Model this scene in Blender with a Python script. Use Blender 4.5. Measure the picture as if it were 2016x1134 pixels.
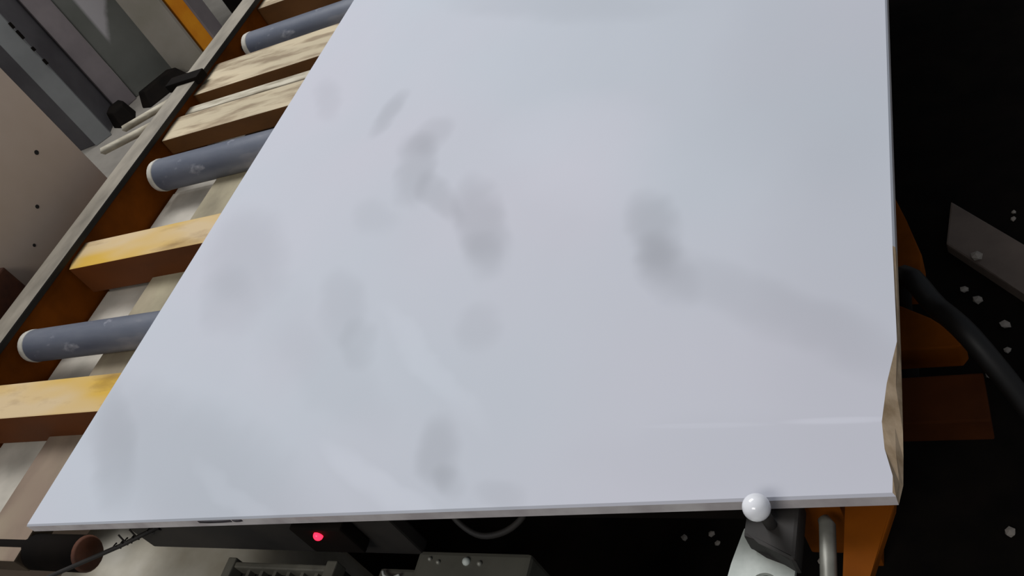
import bpy, bmesh, math, random
from mathutils import Vector, Matrix, noise as mnoise
for o in list(bpy.data.objects): bpy.data.objects.remove(o)
random.seed(7)
SC = bpy.context.scene
C = SC.collection

def lin(c):
    return tuple(((v/255)/12.92 if v/255 <= .04045 else ((v/255+.055)/1.055)**2.4) for v in c)+(1,)

# ------------------------------------------------------------------ camera
cam = bpy.data.cameras.new('camera')
cam.sensor_width = 36; cam.lens = 1805.15*36/2016; cam.clip_start = .02
co = bpy.data.objects.new('camera', cam); C.objects.link(co)
R = [[.87015586, -.11494127, -.47918398], [.2403891, -.7498501, .61639103], [-.43016493, -.65154688, -.62485583]]
M = Matrix([[r[0], -r[1], -r[2], 0] for r in R]+[[0, 0, 0, 1]])
M.translation = (1.37337, -.41651, .8)
co.matrix_world = M
SC.camera = co

# ------------------------------------------------------------------ light
w = bpy.data.worlds.new('workshop_air'); SC.world = w; w.use_nodes = True
w.node_tree.nodes['Background'].inputs[0].default_value = (.80, .88, 1, 1)
w.node_tree.nodes['Background'].inputs[1].default_value = .19
def area(name, loc, target, sx, sy, power, col):
    l = bpy.data.lights.new(name, 'AREA'); l.shape = 'RECTANGLE'; l.size = sx; l.size_y = sy; l.energy = power; l.color = col
    o = bpy.data.objects.new(name, l); C.objects.link(o); o.location = loc
    o.rotation_euler = (Vector(target)-Vector(loc)).to_track_quat('-Z', 'Y').to_euler()
area('workshop_and_fill_lamp', (-1.5, 2.9, 4.4), (.5, .6, 0), 3.0, 2.0, 225, (.97, .98, 1))
area('workshop_and_fill_lamp', (.4, -3.2, 4.0), (.5, .4, 0), 2.4, 1.2, 85, (1, .97, .93))  # added fill lamp for the slab's front edge, slat fronts and beige slab
SC.view_settings.view_transform = 'Standard'; SC.view_settings.look = 'None'
SC.view_settings.exposure = 0; SC.view_settings.gamma = 1; SC.view_settings.use_curve_mapping = False

# ------------------------------------------------------------------ materials
class NT:
    def __init__(s, name):
        s.m = bpy.data.materials.new(name); s.m.use_nodes = True
        s.t = s.m.node_tree; s.b = s.t.nodes['Principled BSDF']; s.co = None
    def n(s, t, **k):
        x = s.t.nodes.new(t)
        for a, v in k.items(): setattr(x, a, v)
        return x
    def l(s, a, b): s.t.links.new(a, b)
    def obj(s):
        if not s.co: s.co = s.n('ShaderNodeTexCoord')
        return s.co.outputs['Object']
    def math(s, op, a, b=None, clamp=False):
        x = s.n('ShaderNodeMath', operation=op); x.use_clamp = clamp
        for i, v in enumerate((a, b)):
            if v is None: continue
            if isinstance(v, (int, float)): x.inputs[i].default_value = v
            else: s.l(v, x.inputs[i])
        return x.outputs[0]
    def noise(s, scale, detail=3, stretch=(1, 1, 1), rough=.55):
        mp = s.n('ShaderNodeMapping'); mp.inputs['Scale'].default_value = stretch; s.l(s.obj(), mp.inputs[0])
        x = s.n('ShaderNodeTexNoise'); x.inputs['Scale'].default_value = scale; x.inputs['Detail'].default_value = detail
        x.inputs['Roughness'].default_value = rough; s.l(mp.outputs[0], x.inputs['Vector']); return x.outputs[0]
    def ramp(s, f, stops):
        x = s.n('ShaderNodeValToRGB'); e = x.color_ramp.elements
        while len(e) < len(stops): e.new(.5)
        for q, (p, c) in zip(e, stops): q.position = p; q.color = c if len(c) == 4 else lin(c)
        s.l(f, x.inputs[0]); return x.outputs[0]
    def mix(s, f, a, b):
        x = s.n('ShaderNodeMix', data_type='RGBA')
        for i, v in ((0, f), (6, a), (7, b)):
            if isinstance(v, (int, float)): x.inputs[i].default_value = v
            elif isinstance(v, tuple): x.inputs[i].default_value = v if len(v) == 4 else lin(v)
            else: s.l(v, x.inputs[i])
        return x.outputs[2]
    def done(s, col, rough=.5, metal=0, bump=None, bs=.2, spec=.5):
        if isinstance(col, tuple): s.b.inputs['Base Color'].default_value = lin(col) if len(col) == 3 else col
        else: s.l(col, s.b.inputs['Base Color'])
        s.b.inputs['Roughness'].default_value = rough; s.b.inputs['Metallic'].default_value = metal
        s.b.inputs['Specular IOR Level'].default_value = spec
        if bump is not None:
            x = s.n('ShaderNodeBump'); x.inputs['Strength'].default_value = bs; x.inputs['Distance'].default_value = .003
            s.l(bump, x.inputs['Height']); s.l(x.outputs[0], s.b.inputs['Normal'])
        return s.m
    def up(s):          # 1 on surfaces that lie face up, where dust settles
        g = s.n('ShaderNodeNewGeometry'); x = s.n('ShaderNodeSeparateXYZ'); s.l(g.outputs['Normal'], x.inputs[0])
        return s.math('MULTIPLY', s.math('SUBTRACT', x.outputs[2], .6), 3, True)

def mottled(name, c1, c2, scale=8, rough=.6, metal=0, detail=4, stretch=(1, 1, 1), spec=.5, lo=.35, hi=.65, bs=.15):
    t = NT(name); n = t.noise(scale, detail, stretch)
    return t.done(t.ramp(n, [(lo, c1), (hi, c2)]), rough, metal, n, bs, spec)

def dusted(name, base, dust, scale=14, stretch=(1, 1, 1), rough=.7, lo=.3, hi=.55, dust2=None):
    t = NT(name); n = t.noise(scale, 5, stretch); n2 = t.noise(scale*.35, 3, stretch)
    d = t.ramp(n2, [(.42, dust), (.6, dust2 or dust)])
    f = t.math('MULTIPLY', t.up(), t.ramp(n, [(lo, (.45, .45, .45, 1)), (hi, (1, 1, 1, 1))]))
    b = t.ramp(n, [(.3, tuple(int(v*.8) for v in base)), (.7, base)])
    return t.done(t.mix(f, b, d), rough, 0, n, .3, .3)

def marble():
    # white marble: its grey clouds and pale veins are patches fixed in the stone (object coordinates)
    marks = [(0.335,0.899,14.49,15.497,32.123,-7.905,0.1),(0.474,0.78,16.514,14.917,19.358,-12.023,0.07),(0.47,0.701,-5.106,-12.626,-25.804,-7.045,0.1),(0.561,0.604,10.836,-6.473,-29.887,-29.331,0.09),(0.663,0.526,-0.116,-10.096,-26.227,-11.286,0.11),(0.685,0.447,-3.87,-21.461,-35.351,-10.849,0.05),(0.956,0.449,3.119,-12.236,-32.806,-12.643,0.11),(0.985,0.375,9.759,-14.352,-32.219,-18.169,0.07),(1.126,0.287,5.819,-1.565,-16.818,-24.976,0.06),(0.125,1.014,-5.729,-16.699,-27.135,-12.776,0.05),(0.427,0.589,21.792,9.114,-5.473,-25.147,0.04),(0.152,0.549,4.793,11.034,9.996,2.57,0.07),(0.168,0.436,-2.041,-14.212,-16.227,-9.741,0.05),(0.452,0.385,24.58,11.133,-2.153,-15.434,0.06),(0.519,0.302,32.945,14.344,-2.742,-25.002,0.06),(0.727,0.308,29.201,8.961,-3.793,-30.954,0.05),(0.732,0.107,35.022,12.117,-0.707,-20.817,0.1),(0.761,0.068,49.497,16.613,-0.635,-38.236,0.06),(0.835,0.047,33.969,9.759,-0.442,-59.157,0.05),(0.295,0.096,3.045,-0.93,-5.002,-10.941,0.08),(0.098,0.138,24.168,18.588,-0.359,-9.662,0.07),(0.345,0.357,15.379,8.053,-1.173,-9.508,0.02),(0.488,0.253,5.587,-3.517,-13.474,-18.587,0.03),(0.658,0.256,5.145,-4.695,-41.009,-44.181,-0.035),(0.655,0.062,7.801,-3.05,-29.219,-55.346,-0.05),(0.423,0.042,7.711,-4.303,-36.237,-68.823,-0.04),(0.811,0.658,7.622,1.611,-2.374,-8.252,-0.03),(1.156,0.712,7.498,0.279,-1.644,-4.426,0.03),(0.63,1.143,4.637,1.125,-8.718,-18.507,0.05),(1.198,0.342,11.904,0.242,-0.838,-4.827,0.025),(1.066,0.129,16.224,2.116,-8.654,-308.466,-0.03),(1.202,0.128,21.569,0.959,-4.734,-274.812,-0.07),(1.119,0.088,5.825,0.464,-0.685,-22.274,0.02)]
    t = NT('white_marble')
    nz = t.n('ShaderNodeTexNoise'); nz.inputs['Scale'].default_value = 9; nz.inputs['Detail'].default_value = 2
    t.l(t.obj(), nz.inputs['Vector'])
    sub = t.n('ShaderNodeVectorMath', operation='SUBTRACT'); t.l(nz.outputs['Color'], sub.inputs[0]); sub.inputs[1].default_value = (.5, .5, .5)
    scl = t.n('ShaderNodeVectorMath', operation='SCALE'); t.l(sub.outputs[0], scl.inputs[0]); scl.inputs['Scale'].default_value = .05
    add = t.n('ShaderNodeVectorMath', operation='ADD'); t.l(t.obj(), add.inputs[0]); t.l(scl.outputs[0], add.inputs[1])
    tot = None
    for cx, cy, a, b, c, d, s in marks:
        p = add.outputs[0] if abs(d) < 100 else t.obj()
        q = t.n('ShaderNodeVectorMath', operation='SUBTRACT'); t.l(p, q.inputs[0]); q.inputs[1].default_value = (cx, cy, 0)
        uv = []
        for e in ((a, b, 0), (c, d, 0)):
            x = t.n('ShaderNodeVectorMath', operation='DOT_PRODUCT'); t.l(q.outputs[0], x.inputs[0]); x.inputs[1].default_value = e
            uv.append(t.math('MULTIPLY', x.outputs['Value'], x.outputs['Value']))
        r = t.math('ADD', *uv)
        mr = t.n('ShaderNodeMapRange', interpolation_type='SMOOTHSTEP'); t.l(r, mr.inputs[0])
        for i, v in ((1, 0.0), (2, 2.1), (3, s), (4, 0)): mr.inputs[i].default_value = v
        tot = mr.outputs[0] if tot is None else t.math('ADD', tot, mr.outputs[0])
    cl = t.math('MULTIPLY', t.math('SUBTRACT', t.noise(2.2, 4, (1, .6, 1)), .5), .10)
    k = t.math('SUBTRACT', 1, t.math('ADD', t.math('MULTIPLY', tot, 1.5), cl))
    base = t.mix(t.ramp(t.noise(1.4, 2), [(.4, (0, 0, 0, 1)), (.6, (1, 1, 1, 1))]), (.530, .560, .612, 1), (.555, .556, .612, 1))
    hs = t.n('ShaderNodeVectorMath', operation='SCALE'); t.l(base, hs.inputs[0]); t.l(k, hs.inputs['Scale'])
    return t.done(hs.outputs[0], .6, 0, None, spec=.2)

MAT = {
 'marble': marble(),
 'sawn': mottled('sawn_stone_edge', (186, 178, 178), (214, 208, 206), 18, .7),
 'broken': mottled('broken_tan_stone', (164, 138, 106), (214, 188, 156), 30, .85),
 'stain': mottled('dark_stain', (30, 26, 34), (60, 54, 62), 40, .6),
 'slat_y': dusted('painted_timber_yellow', (104, 54, 14), (202, 178, 138), 9, (.6, 2, 1), lo=.25, hi=.45, dust2=(204, 164, 62)),
 'slat_c': dusted('painted_timber_dusty', (104, 66, 28), (188, 174, 146), 12, (.5, 3, 1), lo=.38, hi=.54, dust2=(200, 184, 154)),
 'orange': mottled('orange_paint', (106, 54, 3), (132, 68, 5), 10, .8, spec=.1),
 'rail': dusted('dusty_steel', (44, 40, 36), (150, 142, 128), 16, (1, .4, 1), lo=.25, hi=.6),
 'beam': dusted('dusty_brown_steel', (70, 58, 44), (176, 166, 138), 6, (1, .6, 1), lo=.3, hi=.6, dust2=(134, 116, 100)),
 'tray': mottled('dusty_board', (168, 162, 150), (214, 206, 192), 5, .9),
 'pipe': None, 'rim': mottled('pale_plastic_rim', (176, 172, 160), (214, 210, 200), 20, .6),
 'dark': mottled('dark_steel', (22, 19, 17), (40, 35, 30), 12, .7),
 'black': mottled('black_rubber_and_shade', (11, 8, 6), (20, 15, 11), 12, .85, spec=.1),
 'rust': mottled('rusty_brown', (60, 30, 14), (92, 48, 22), 20, .8),
 'beige': mottled('beige_stone', (196, 174, 152), (212, 192, 174), 2.5, .7, spec=.3),
 'grey1': mottled('stone_mid_grey', (120, 122, 122), (138, 140, 140), 3, .55),
 'grey2': mottled('stone_charcoal', (70, 67, 70), (92, 90, 92), 3, .5),
 'grey3': mottled('stone_pinkish_grey', (122, 114, 116), (140, 131, 132), 4, .55),
 'grey4': mottled('stone_green_grey', (96, 98, 92), (112, 113, 108), 3, .5),
 'grey5': mottled('stone_olive_grey', (144, 138, 124), (160, 152, 142), 4, .6),
 'white': mottled('stone_pale', (176, 172, 172), (196, 192, 192), 4, .5),
 'yellow': mottled('orange_yellow_paint', (214, 128, 12), (236, 160, 30), 5, .6, spec=.3),
 'wood': mottled('weathered_lath', (150, 140, 120), (200, 192, 172), 12, .85, stretch=(1, 6, 1)),
 'plastic': mottled('pale_woven_plastic', (158, 150, 132), (186, 180, 166), 9, .6, bs=.3),
 'greybox': mottled('grey_enamel', (74, 72, 64), (90, 88, 78), 10, .5),
 'greymetal': mottled('grey_metal', (124, 122, 112), (150, 148, 138), 22, .45, .3),
 'hose': mottled('black_hose_rubber', (16, 14, 13), (26, 23, 21), 14, .55, spec=.4),
 'darkrust': mottled('dull_brown_steel', (62, 30, 10), (80, 40, 14), 9, .85, spec=.1),
 'ventgrey': mottled('vent_grey', (80, 77, 68), (104, 101, 90), 22, .5),
 'plate': mottled('white_metal_plate', (176, 182, 174), (208, 212, 204), 24, .5),
 'ball': mottled('white_plastic_ball', (236, 236, 240), (246, 246, 248), 8, .12, spec=.6, bs=.02),
 'chip': mottled('pale_stone_chip', (130, 122, 112), (170, 160, 150), 30, .8),
 'dim': mottled('pale_brown_stone', (92, 80, 72), (112, 98, 88), 7, .6),
 'floor': mottled('dusty_concrete', (112, 106, 98), (150, 144, 134), 2.2, .9),
 'wall': mottled('workshop_plaster', (90, 90, 88), (112, 110, 106), 1.4, .9),
}
def pipe_mat():
    t = NT('blue_grey_pipe'); n = t.noise(7, 5, (.5, 1.6, 1.6)); n2 = t.noise(26, 4, (.7, 1, 1))
    c = t.ramp(n, [(.3, (82, 88, 102)), (.5, (104, 108, 118)), (.66, (150, 148, 150))])
    f = t.ramp(n2, [(.62, (0, 0, 0, 1)), (.74, (.6, .6, .6, 1))])
    return t.done(t.mix(f, c, (182, 182, 188)), .5, 0, n2, .15, .4)
MAT['pipe'] = pipe_mat()
def patched():       # green grey stone with a reflection painted in as a pale patch
    t = NT('stone_green_grey_reflection'); n = t.noise(3, 4)
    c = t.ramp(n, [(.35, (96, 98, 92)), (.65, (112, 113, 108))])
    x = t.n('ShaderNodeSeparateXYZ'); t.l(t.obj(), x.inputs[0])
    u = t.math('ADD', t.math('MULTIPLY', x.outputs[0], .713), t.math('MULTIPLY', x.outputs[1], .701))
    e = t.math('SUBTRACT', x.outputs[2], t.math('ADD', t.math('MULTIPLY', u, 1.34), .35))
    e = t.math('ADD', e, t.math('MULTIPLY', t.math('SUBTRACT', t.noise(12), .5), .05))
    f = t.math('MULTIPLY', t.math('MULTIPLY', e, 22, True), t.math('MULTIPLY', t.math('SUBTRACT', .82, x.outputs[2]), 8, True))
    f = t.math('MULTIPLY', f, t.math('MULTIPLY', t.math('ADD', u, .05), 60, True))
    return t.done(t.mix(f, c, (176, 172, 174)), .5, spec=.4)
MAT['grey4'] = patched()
def led():
    t = NT('red_lamp'); t.b.inputs['Emission Color'].default_value = (1, .01, .03, 1); t.b.inputs['Emission Strength'].default_value = 5
    return t.done((200, 10, 20), .3)
MAT['led'] = led()

# ------------------------------------------------------------------ helpers
def link(name, me, mat, parent=None, loc=None):
    o = bpy.data.objects.new(name, me); C.objects.link(o)
    if mat is not None: me.materials.append(MAT[mat])
    if parent: o.parent = parent
    if loc: o.location = loc
    return o
def mesh(name, bm, mat, parent=None, smooth=False, loc=None):
    bmesh.ops.recalc_face_normals(bm, faces=bm.faces)
    me = bpy.data.meshes.new(name); bm.to_mesh(me); bm.free()
    if smooth:
        for p in me.polygons: p.use_smooth = True
    return link(name, me, mat, parent, loc)
def empty(name, loc=(0, 0, 0)):
    o = bpy.data.objects.new(name, None); C.objects.link(o); o.location = loc; o.empty_display_size = .1; return o
def tag(o, label, cat, group=None):
    o['label'] = label; o['category'] = cat
    if group: o['group'] = group
    return o
def prism_bm(poly, z0, z1, bev=0, top=None):
    bm = bmesh.new(); n = len(poly); t = top or poly
    a = [bm.verts.new((x, y, z0)) for x, y in poly]; b = [bm.verts.new((x, y, z1)) for x, y in t]
    bm.faces.new(a[::-1]); bm.faces.new(b)
    for i in range(n): bm.faces.new((a[i], a[(i+1) % n], b[(i+1) % n], b[i]))
    if bev:
        bmesh.ops.bevel(bm, geom=bm.edges[:], offset=bev, segments=2, affect='EDGES', profile=.6)
    return bm
def box(name, lo, hi, mat, parent=None, bev=.003):
    (x0, y0, z0), (x1, y1, z1) = lo, hi
    return mesh(name, prism_bm([(x0, y0), (x1, y0), (x1, y1), (x0, y1)], z0, z1, bev), mat, parent)
def prism(name, poly, z0, z1, mat, parent=None, bev=.003):
    return mesh(name, prism_bm(poly, z0, z1, bev), mat, parent)
def tube_bm(pts, r, seg=10, bm=None):
    bm = bm or bmesh.new(); rings = []
    pts = [Vector(p) for p in pts]
    for i, p in enumerate(pts):
        d = (pts[min(i+1, len(pts)-1)]-pts[max(i-1, 0)]).normalized()
        u = d.cross(Vector((.13, .21, .97)) if abs(d.z) < .9 else Vector((1, .1, 0))).normalized(); v = d.cross(u)
        rr = r[i] if isinstance(r, (list, tuple)) else r
        rings.append([bm.verts.new(p+(u*math.cos(k*2*math.pi/seg)+v*math.sin(k*2*math.pi/seg))*rr) for k in range(seg)])
    for a, b in zip(rings, rings[1:]):
        for k in range(seg): bm.faces.new((a[k], a[(k+1) % seg], b[(k+1) % seg], b[k]))
    bm.faces.new(rings[0][::-1]); bm.faces.new(rings[-1])
    return bm
def tube(name, pts, r, mat, parent=None, seg=12):
    return mesh(name, tube_bm(pts, r, seg), mat, parent, True)
def curve_pts(ctrl, n=24):
    c = [Vector(p) for p in ctrl]; c = [c[0]]+c+[c[-1]]; out = []
    m = len(c)-3
    for s in range(n+1):
        t = s/n*m; i = min(int(t), m-1); u = t-i
        a, b, d, e = c[i:i+4]
        out.append(.5*((2*b)+(d-a)*u+(2*a-5*b+4*d-e)*u*u+(-a+3*b-3*d+e)*u**3))
    return out

# ------------------------------------------------------------------ setting
f = box('floor', (-6, -3, -.85), (4, 8, -.75), 'floor', None, 0); f['kind'] = 'structure'
f = box('wall_back', (-6, 7.9, -.75), (4, 8.0, 4.6), 'wall', None, 0); f['kind'] = 'structure'
f = box('wall_left', (-6.1, -3, -.75), (-6, 8, 4.6), 'wall', None, 0); f['kind'] = 'structure'

# ------------------------------------------------------------------ the marble slab
def build_slab():
    T = .018
    bot = [(0, 0), (.41, .0143), (.86, .030), (1.2547, .0437), (1.2590, .0640), (1.2598, .0935), (1.2600, .1245), (1.2602, .1700), (1.2602, .2226), (1.2592, .3600), (1.2583, .4732), (1.2560, .86), (1.25, 2.3), (0, 2.3)]
    top = [(0, 0), (.41, .0143), (.86, .030), (1.2547, .0437), (1.2526, .0640), (1.2458, .0935), (1.2435, .1245), (1.2485, .1700), (1.2590, .2226), (1.2592, .3600), (1.2583, .4732), (1.2560, .86), (1.25, 2.3), (0, 2.3)]
    bm = bmesh.new(); n = len(bot)
    e = .0025                                     # eased top arris
    def inset(p):
        x, y = p; return (x+(e if x < .001 else (-e if x > 1.2 else 0)), y+(e if y < .07 and x < 1.256 else 0))
    a = [bm.verts.new((x, y, -T)) for x, y in bot]
    mid = [bm.verts.new((x, y, -e)) if 3 >= i or i >= 9 else bm.verts.new(((x+top[i][0]*.6)/1.6, y, -.010+.002*math.sin(i*3))) for i, (x, y) in enumerate(bot)]
    b = [bm.verts.new((*inset(top[i]), 0)) if 3 >= i or i >= 9 else bm.verts.new((*top[i], 0)) for i in range(n)]
    bm.faces.new(a[::-1]).material_index = 1
    bm.faces.new(b)
    for i in range(n):
        j = (i+1) % n
        side = bm.faces.new((a[i], a[j], mid[j], mid[i])); side.material_index = 1
        up = bm.faces.new((mid[i], mid[j], b[j], b[i])); up.material_index = 0
        if 3 <= i <= 8: side.material_index = 2; up.material_index = 2
    o = mesh('marble_slab', bm, 'marble')
    o.data.materials.append(MAT['sawn']); o.data.materials.append(MAT['broken'])
    for k, (x0, x1, h) in enumerate([(.365, .425, .005), (.428, .445, .004)]):
        y = lambda x: x*.0349-.0006
        bm = prism_bm([(x0, y(x0)), (x0*.7+x1*.3, y(x0*.7+x1*.3)-.0008), (x0*.3+x1*.7, y(x0*.3+x1*.7)-.0008), (x1, y(x1)), (x1, y(x1)+.002), (x0, y(x0)+.002)], -.0035-h, -.0035)
        s = mesh('edge_stain', bm, 'stain', o)
        s['label'] = 'dark stain on the front edge'
    return tag(o, 'large white marble slab with soft grey clouds lying across the roller conveyor', 'slab')
build_slab()

# ------------------------------------------------------------------ roller conveyor
cv = empty('roller_conveyor', (0, 0, -.75))
tag(cv, 'roller conveyor with timber slats and an orange frame beneath the white marble slab', 'conveyor')
cv.matrix_parent_inverse  # parts are placed in world coordinates below
class P:  # every part is parented to the conveyor with its world place kept
    @staticmethod
    def add(o, parent=None):
        o.parent = parent or cv
        if parent is None: o.location = Vector(o.location)-cv.location
        return o
P.add(box('side_rail', (-.523, -.35, -.012), (-.453, 2.4, .004), 'rail', None, .004))
P.add(box('side_channel', (-.512, -.35, -.155), (-.462, 2.4, -.0125), 'orange', None, .004))
P.add(box('side_channel', (1.145, .062, -.155), (1.195, 2.4, -.03), 'orange', None, .004))
# tapered front end of the right hand channel
P.add(prism('channel_end', [(1.200, .085), (1.197, -.16), (1.200, -.16), (1.224, -.012), (1.246, .06), (1.248, .085)], -.064, -.05, 'orange'))
P.add(box('long_beam', (-.245, -.02, -.122), (-.12, 2.3, -.086), 'beam', None, .003))
P.add(box('front_beam', (.145, .032, -.125), (.66, .052, -.030), 'dark', None, .003))
P.add(box('shade_panel', (.664, .105, -.16), (1.12, .122, -.03), 'black', None, .003))  # added black panel, keeps the space in front of the tray dark
def slat(x0a, x0b, ya, yb, h, mat, zt=-.0205, x1=1.14, sk=0):
    bm = prism_bm([(x0a, ya), (x1, ya+sk), (x1, yb+sk), (x0b, yb)], zt-h, zt, .003)
    P.add(mesh('slat', bm, mat))
slat(-.46, -.49, .228, .312, .080, 'slat_y')
slat(-.45, -.49, .630, .716, .078, 'slat_y', sk=.01)
slat(-.455, -.47, 1.068, 1.166, .045, 'slat_c', sk=.012)
slat(-.50, -.50, 1.190, 1.222, .030, 'wood', -.032, sk=.028)
slat(-.48, -.47, 1.255, 1.395, .045, 'slat_c', sk=.03)
slat(-.46, -.47, 1.66, 1.78, .06, 'slat_c')
# pipe rollers
def roller(y, r, dx, first=[None]):
    zc = -.0185-r
    if first[0] is None:
        bm = tube_bm([(-.416, 0, 0), (-.40, 0, 0), (1.12, 0, 0), (1.13, 0, 0)], [.0325, .035, .035, .033], 28)
        a = mesh('roller', bm, 'pipe', None, True)
        rim = mesh('end_rim', tube_bm([(-.424, 0, 0), (-.421, 0, 0), (-.409, 0, 0), (-.404, 0, 0)], [.029, .034, .0358, .0355], 28), 'rim', a, True)
        rim['label'] = 'pale plastic end rim'
        first[0] = (a, rim)
    else:
        a = first[0][0].copy(); C.objects.link(a); rim = first[0][1].copy(); C.objects.link(rim); rim.parent = a
    P.add(a); a.location = (dx, y, zc+.75); a.scale = (1, r/.035, r/.035)
    ax = mesh('axle', tube_bm([(-.448, 0, 0), (-.42, 0, 0)], .009, 10), 'dark', a)
for y, r, dx in ((.440, .0345, -.026), (.975, .040, -.013), (1.515, .036, -.011), (2.05, .036, 0)): roller(y, r, dx)
# boards of the drip tray under the rollers
for k, (y0, y1) in enumerate(((.02, .335), (.338, .66), (.663, .985), (.988, 1.31), (1.313, 1.64), (1.643, 2.0))):
    P.add(prism('tray_board', [(-.455, y0), (-.25, y0), (-.15, max(y0, .13)), (1.12, max(y0, .13)), (1.12, y1), (-.455, y1)] if k == 0 else [(-.455, y0), (1.12, y0), (1.12, y1), (-.455, y1)], -.150, -.125-.002*(k % 2), 'tray', None, .002))
for x in (-.487, 1.10):
    for y in (.36, 1.2, 2.25): P.add(box('leg', (x-.025, y-.025, -.75 if x < 0 else -.742), (x+.025, y+.025, -.15), 'orange', None, .003))
# lower crossbars whose ends stick out past the slab on the right
for poly, mt in (([(.30, .58), (.30, .74), (1.215, .77), (1.235, .70), (1.254, .625), (1.252, .565)], 'orange'),
                 ([(.30, .45), (.30, .52), (1.22, .53), (1.262, .50), (1.304, .456), (1.296, .444), (1.2, .446)], 'orange'),
                 ([(.30, .33), (.30, .40), (1.322, .398), (1.326, .322)], 'darkrust')):
    cbm = P.add(prism('crossbar', poly, -.345, -.30, mt))
    if mt == 'darkrust': cbm['label'] = 'dull brown bar end'
P.add(box('bar_support', (1.08, .33, -.40), (1.12, 1.22, -.3455), 'dark', None, .003))
# drive roller under the front left corner
d = P.add(tube('drive_roller', [(-.40, .012, -.115), (.010, .012, -.115)], .030, 'black', None, 24))
rm = tube('end_disc', [(.010, .012, -.115), (.016, .012, -.115)], [.030, .026], 'rust', d, 24); rm['label'] = 'rusty brown end disc'
# black clip where the laths meet the rail
P.add(box('rail_clip', (-.56, 1.285, -.01), (-.44, 1.325, .014), 'black', None, .004))
# guide rod along the right channel
P.add(tube('guide_rod', [(1.180, .047, -.05), (1.184, .04, -.05), (1.187, -.02, -.05), (1.19, -.22, -.05)], [.006, .008, .008, .008], 'greymetal', None, 12))

# clamp at the front edge
cl = empty('edge_clamp', (1.115, .02, -.05))
tag(cl, 'white ball knob on a pale slotted clamp plate at the front edge of the slab', 'clamp')
def cpart(o): o.parent = cl; o.location = Vector(o.location)-cl.location; return o
bm = bmesh.new(); bmesh.ops.create_uvsphere(bm, u_segments=24, v_segments=16, radius=.0135)
k = mesh('ball_knob', bm, 'ball', None, True, (1.134, .020, .020)); cpart(k); k['label'] = 'shiny white ball knob'
cpart(tube('knob_stem', [(1.136, .022, .014), (1.138, .026, -.052)], .006, 'dark'))
b = cpart(prism('bracket', [(1.112, .055), (1.110, .012), (1.128, .008), (1.158, -.012), (1.162, -.012), (1.164, .055)], -.052, -.022, 'dark', None, .004)); b['label'] = 'dark grey bracket'
def ringplate():
    outer = [(1.103, .050), (1.090, .0), (1.080, -.06), (1.076, -.16), (1.150, -.16), (1.152, -.05), (1.154, .0), (1.156, .050)]
    hx, hy, hr = 1.125, -.024, .0145
    bm = bmesh.new(); n = 32
    def ray(a):
        d = Vector((math.cos(a), math.sin(a))); best = 9
        for i in range(len(outer)):
            p = Vector(outer[i]); q = Vector(outer[(i+1) % len(outer)]); e = q-p
            den = d.x*e.y-d.y*e.x
            if abs(den) < 1e-9: continue
            w = p-Vector((hx, hy)); t = (w.x*e.y-w.y*e.x)/den; s = (w.x*d.y-w.y*d.x)/den
            if t > 0 and -1e-6 <= s <= 1+1e-6: best = min(best, t)
        return (hx+d.x*best, hy+d.y*best)
    L = []
    for z in (-.062, -.056):
        L.append([[bm.verts.new((*ray(2*math.pi*i/n), z)) for i in range(n)], [bm.verts.new((hx+hr*math.cos(2*math.pi*i/n), hy+hr*math.sin(2*math.pi*i/n), z)) for i in range(n)]])
    for i in range(n):
        j = (i+1) % n
        for q in L: bm.faces.new((q[0][i], q[0][j], q[1][j], q[1][i]))
        for m in (0, 1): bm.faces.new((L[0][m][i], L[0][m][j], L[1][m][j], L[1][m][i]))
    return bm
pl = cpart(mesh('slotted_plate', ringplate(), 'plate')); pl['label'] = 'pale metal plate with a round hole'

# ------------------------------------------------------------------ upright stone behind the left rail
def slab_up(name, p, q, th, h, mat, label, cat='slab', group=None, lean=0):
    p = Vector(p); q = Vector(q); d = (q-p).normalized(); nrm = Vector((-d.y, d.x))
    if nrm.dot(Vector((1.37, -.42))-p) > 0: nrm = -nrm
    b = nrm*th; o = ((p+q)/2)
    poly = [p-o, q-o, q+b-o, p+b-o]
    lv = nrm*lean
    ob = mesh(name, prism_bm([tuple(v) for v in poly], 0, h, .004, [tuple(v+lv) for v in poly]), mat, None, False, (o.x, o.y, -.75))
    return tag(ob, label, cat, group)
bp = box('leaning_slab', (-.655, -.25, -.75), (-.630, 1.0, .42), 'beige', None, .002)
tag(bp, 'plain beige stone slab standing upright against the left rail', 'slab')
for y, z, r in ((.905, .13, .006), (.80, .05, .005), (.72, .0, .004)):
    bm = tube_bm([(-.6302, y, z), (-.6292, y, z)], r, 10); s = mesh('pock_mark', bm, 'dark', bp)
st = box('stone_offcut', (-.628, .42, -.75), (-.602, .615, .035), 'rust', None, .004)
tag(st, 'dark brown stone offcut leaning against the lower beige slab', 'stone')
slab_up('stone_slab', (-2.99, 2.36), (-2.80, 2.49), .03, 1.7, 'grey3', 'dim pinkish slab edge directly beside the beige slab')
slab_up('stone_slab', (-2.82, 2.51), (-2.665, 2.535), .05, 1.75, 'grey2', 'dark narrow slab between the pinkish edge and the light grey edge')
s1 = slab_up('stone_slab', (-2.655, 2.518), (-2.590, 2.589), .10, 1.8, 'grey1', 'light grey slab edge with dark nicks left of the charcoal face')
for k, (z, hh) in enumerate(((.66, .03), (.60, .045), (.53, .02), (.45, .028))):
    nb = prism('nick', [(-.006+.0325, .0375), (.0325+.003, .031), (.0325+.012, .042), (.0325, .047)], z, z+hh, 'black', s1, 0); nb['label'] = 'dark nick on the edge'
slab_up('stone_slab', (-2.622, 2.613), (-2.760, 2.943), .03, 1.85, 'grey2', 'wide charcoal slab face beside the light grey edge')
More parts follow.
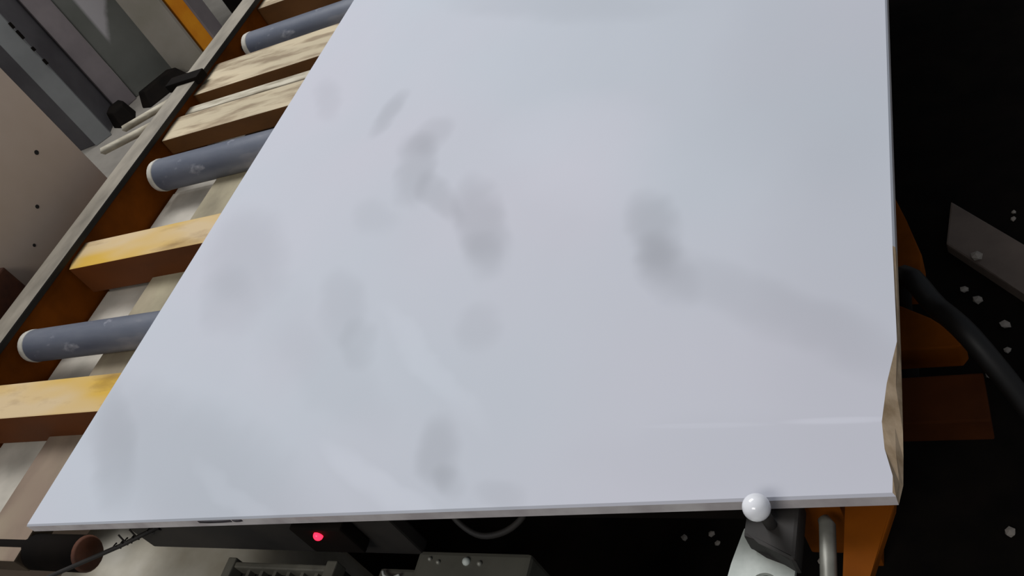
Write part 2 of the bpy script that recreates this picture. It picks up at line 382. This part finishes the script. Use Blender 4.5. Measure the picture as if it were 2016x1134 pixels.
slab_up('stone_slab', (-2.680, 2.80), (-2.630, 2.905), .03, 1.9, 'grey3', 'narrow pinkish grey slab between the charcoal and the green grey faces')
s4 = slab_up('stone_slab', (-2.646, 2.918), (-2.463, 3.098), .03, 1.95, 'grey4', 'green grey slab with a painted pale reflection near its top')
slab_up('stone_slab', (-2.384, 3.01), (-2.197, 3.064), .03, 1.9, 'grey5', 'olive grey slab left of the orange upright beam')
slab_up('orange_post', (-2.215, 3.116), (-2.194, 3.217), .06, 1.9, 'yellow', 'orange painted upright beam between two stone slabs', 'post')
slab_up('stone_slab', (-2.186, 3.205), (-2.232, 3.356), .03, 1.8, 'grey3', 'grey slab just right of the orange upright beam')
slab_up('stone_slab', (-2.20, 3.45), (-2.05, 3.62), .05, 1.5, 'black', 'black upright standing in for the dark gap at the right end of the row')  # dark gap past the row, made as a black upright
slab_up('stone_slab', (-2.0, 3.64), (-1.9, 3.74), .04, 1.5, 'white', 'pale slab corner behind the far end of the rail')
# floor shadows at the feet of the slabs, modelled as black wedges
for poly, h, lab in (([(-2.62, 2.65), (-2.53, 2.62), (-2.48, 2.69), (-2.53, 2.76), (-2.61, 2.80), (-2.66, 2.74)], .08, 'black wedge for the floor shadow at the foot of the charcoal slab'),
                     ([(-2.49, 2.77), (-2.41, 2.75), (-2.30, 2.90), (-2.25, 2.97), (-2.35, 2.98)], .07, 'black wedge for the floor shadow at the foot of the olive slab')):
    o = mesh('shadow_wedge', prism_bm(poly, -.75, -.75+h, .008, [(x*.75+poly[0][0]*.25, y*.75+poly[3][1]*.25) for x, y in poly]), 'black'); tag(o, lab, 'wedge')
# laths poking out beyond the rail
o = tube('wooden_lath', [(-.76, 1.245, -.05), (-.54, 1.300, -.030)], .010, 'wood', None, 4); tag(o, 'upper pale wooden lath poking out past the left rail', 'lath')
o = tube('wooden_lath', [(-.78, 1.155, -.05), (-.54, 1.20, -.033)], .011, 'wood', None, 4); tag(o, 'lower pale wooden lath poking out past the left rail', 'lath')

# ------------------------------------------------------------------ under the front edge
def sack():
    bm = bmesh.new(); nu, nv = 36, 20
    cx, cy = .02, .03; a, b, h = .245, .20, .55
    def pw(v, e): return math.copysign(abs(v)**e, v)
    rows = []
    for j in range(nv+1):
        ph = -math.pi/2+math.pi*j/nv; row = []
        for i in range(nu):
            th = 2*math.pi*i/nu
            p = Vector((a*pw(math.cos(ph), .35)*pw(math.cos(th), .55), b*pw(math.cos(ph), .35)*pw(math.sin(th), .55), h/2*pw(math.sin(ph), .4)))
            nn = mnoise.noise(p*9)*.02+mnoise.noise(p*23+Vector((4, 1, 2)))*.01
            p *= 1+nn; p.z = max(p.z, -h/2)
            row.append(bm.verts.new((p.x, p.y, p.z+h/2)))
        rows.append(row)
    for r0, r1 in zip(rows, rows[1:]):
        for i in range(nu): bm.faces.new((r0[i], r0[(i+1) % nu], r1[(i+1) % nu], r1[i]))
    bmesh.ops.remove_doubles(bm, verts=bm.verts[:], dist=1e-5)
    return bm, (cx, cy, -.75)
bm, lc = sack(); o = mesh('woven_sack', bm, 'plastic', None, True, lc)
tag(o, 'creased pale sack standing under the front left corner of the slab', 'sack')
# steel rod with wire ties
rd = tube('steel_rod', [(.225, .03, -.055), (.16, .0, -.058), (.037, -.052, -.06), (-.12, -.12, -.06)], .0035, 'dark', None, 8)
tag(rd, 'thin dark rod with wire twists below the front left edge', 'rod')
for cxy in ((.205, .022), (.168, .006), (.150, -.003)):
    pts = [Vector((cxy[0]+.004*k, cxy[1]+.0018*k, -.0565))+Vector((0, math.cos(k*2.1)*.006, math.sin(k*2.1)*.006)) for k in range(6)]+[Vector((cxy[0]+.01, cxy[1]+.014, -.045))]
    tube('wire_tie', pts, .0014, 'dark', rd, 6)
# ventilated box
vb = empty('ventilated_box', (.38, -.10, -.75)); tag(vb, 'grey box with a slotted lid half hidden under the front edge', 'box')
def vpart(o): o.parent = vb; o.location = Vector(o.location)-vb.location; return o
vpart(box('box_body', (.302, -.22, -.742), (.505, .025, -.165), 'dark'))
for a, b in (((.298, -.22), (.314, .027)), ((.489, -.22), (.507, .027))): vpart(box('lid_edge', (a[0], a[1], -.164), (b[0], b[1], -.140), 'ventgrey', None, .002))
for y in (.012, -.022, -.056, -.09, -.124, -.158, -.192): vpart(box('lid_slat', (.3145, y, -.164), (.4885, y+.009, -.142), 'ventgrey', None, .002))
for x in (.336, .362, .388, .414, .440, .466): vpart(box('lid_rib', (x, -.215, -.1635), (x+.006, .02, -.150), 'ventgrey', None, .001))
# sensor with red lamp
sb = box('sensor_housing', (.515, .012, -.085), (.60, .031, -.022), 'black', None, .003); tag(sb, 'black sensor housing with a glowing red light under the slab edge', 'sensor')
bm = bmesh.new(); bmesh.ops.create_uvsphere(bm, u_segments=16, v_segments=10, radius=.0065)
o = mesh('indicator_lamp', bm, 'led', sb, True, (.556, .011, -.036)); o['label'] = 'glowing red light'
# motor housing
mb = empty('motor_housing', (.74, -.08, -.75)); tag(mb, 'dark grey motor housing with bright bolts under the front edge', 'motor')
def mpart(o): o.parent = mb; o.location = Vector(o.location)-mb.location; return o
mpart(box('housing_body', (.655, -.24, -.742), (.822, .036, -.12), 'greybox', None, .006))
mpart(box('housing_step', (.595, -.24, -.742), (.654, .014, -.128), 'greybox', None, .005))
for x, y, r in ((.732, .022, .0055), (.752, .020, .0035), (.690, .020, .003), (.676, .024, .003)):
    bm = bmesh.new(); bmesh.ops.create_uvsphere(bm, u_segments=12, v_segments=8, radius=r)
    mpart(mesh('bolt', bm, 'plate' if r > .005 else 'greymetal', None, True, (x, y, -.119)))
mpart(tube('hook', curve_pts([(.606, .006, -.122), (.614, -.002, -.119), (.626, -.004, -.119), (.634, .002, -.122)], 12), .002, 'plate', None, 8))
cb = tube('cable_loop', curve_pts([(.735, .062, -.03), (.745, .045, -.055), (.775, .032, -.068), (.81, .036, -.066), (.84, .048, -.05), (.85, .062, -.03)], 24), .004, 'dark', None, 8)
tag(cb, 'dark cable loop hanging beneath the front edge of the slab', 'cable')

# ------------------------------------------------------------------ dark floor on the right
o = prism('added_shade_sheet', [(.296, -.9), (2.6, -.9), (2.7, 2.6), (.9, 2.7), (-.2, 2.2), (-.44, 1.6), (-.44, .27), (.296, .25)], -.7495, -.742, 'black', None, .002)  # black sheet added for the shade on the floor
tag(o, 'added black sheet that darkens the shaded floor under and right of the slab', 'mat')
o = prism('stone_strip', [(1.271, 1.165), (1.40, 1.005), (1.52, .84), (1.51, .72), (1.382, .885), (1.256, 1.04)], -.7415, -.715, 'dim', None, .004)
tag(o, 'long pale stone strip lying on the dark floor at the right', 'stone')
o = tube('hose', curve_pts([(1.10, .56, -.724), (1.19, .555, -.60), (1.228, .548, -.27), (1.275, .485, -.262), (1.325, .41, -.27), (1.42, .32, -.45), (1.5, .26, -.724)], 30), .015, 'hose', None, 10)
tag(o, 'black hose crossing the orange bars right of the slab', 'hose')
def chip_mesh(seed):
    rr = random.Random(seed); bm = bmesh.new(); bmesh.ops.create_icosphere(bm, subdivisions=1, radius=1)
    for v in bm.verts: v.co *= rr.uniform(.6, 1.1); v.co.z *= .6
    return bm
protos = []
for i, (x, y, r) in enumerate([(1.309, .99, .014), (1.385, 1.13, .006), (1.384, 1.11, .007), (1.282, .93, .010), (1.305, .90, .012), (1.345, .83, .012), (1.312, .715, .010), (1.345, .77, .008), (1.236, .59, .009), (1.318, .40, .011), (.82, .39, .008), (.835, .37, .007), (.77, .38, .008), (.93, .36, .007), (1.02, .34, .006)]):
    zb = -.742
    if i == 0: zb = -.715
    if len(protos) < 3:
        o = mesh('stone_chip', chip_mesh(i), 'chip'); protos.append(o)
    else:
        o = protos[i % 3].copy(); C.objects.link(o)
    o.location = (x, y, zb+r*.45); o.scale = (r, r, r); o.rotation_euler = (0, 0, i*1.3)
    if i == 0: tag(o, 'bright stone chip lying on the long pale stone strip', 'stone chip')
    elif i >= 10: tag(o, 'tiny stone chip in the dark beneath the front edge of the slab', 'stone chip', 'stone chips beneath the front edge')
    else: tag(o, 'small pale stone chip scattered on the black sheet right of the slab', 'stone chip', 'pale stone chips on the black sheet')
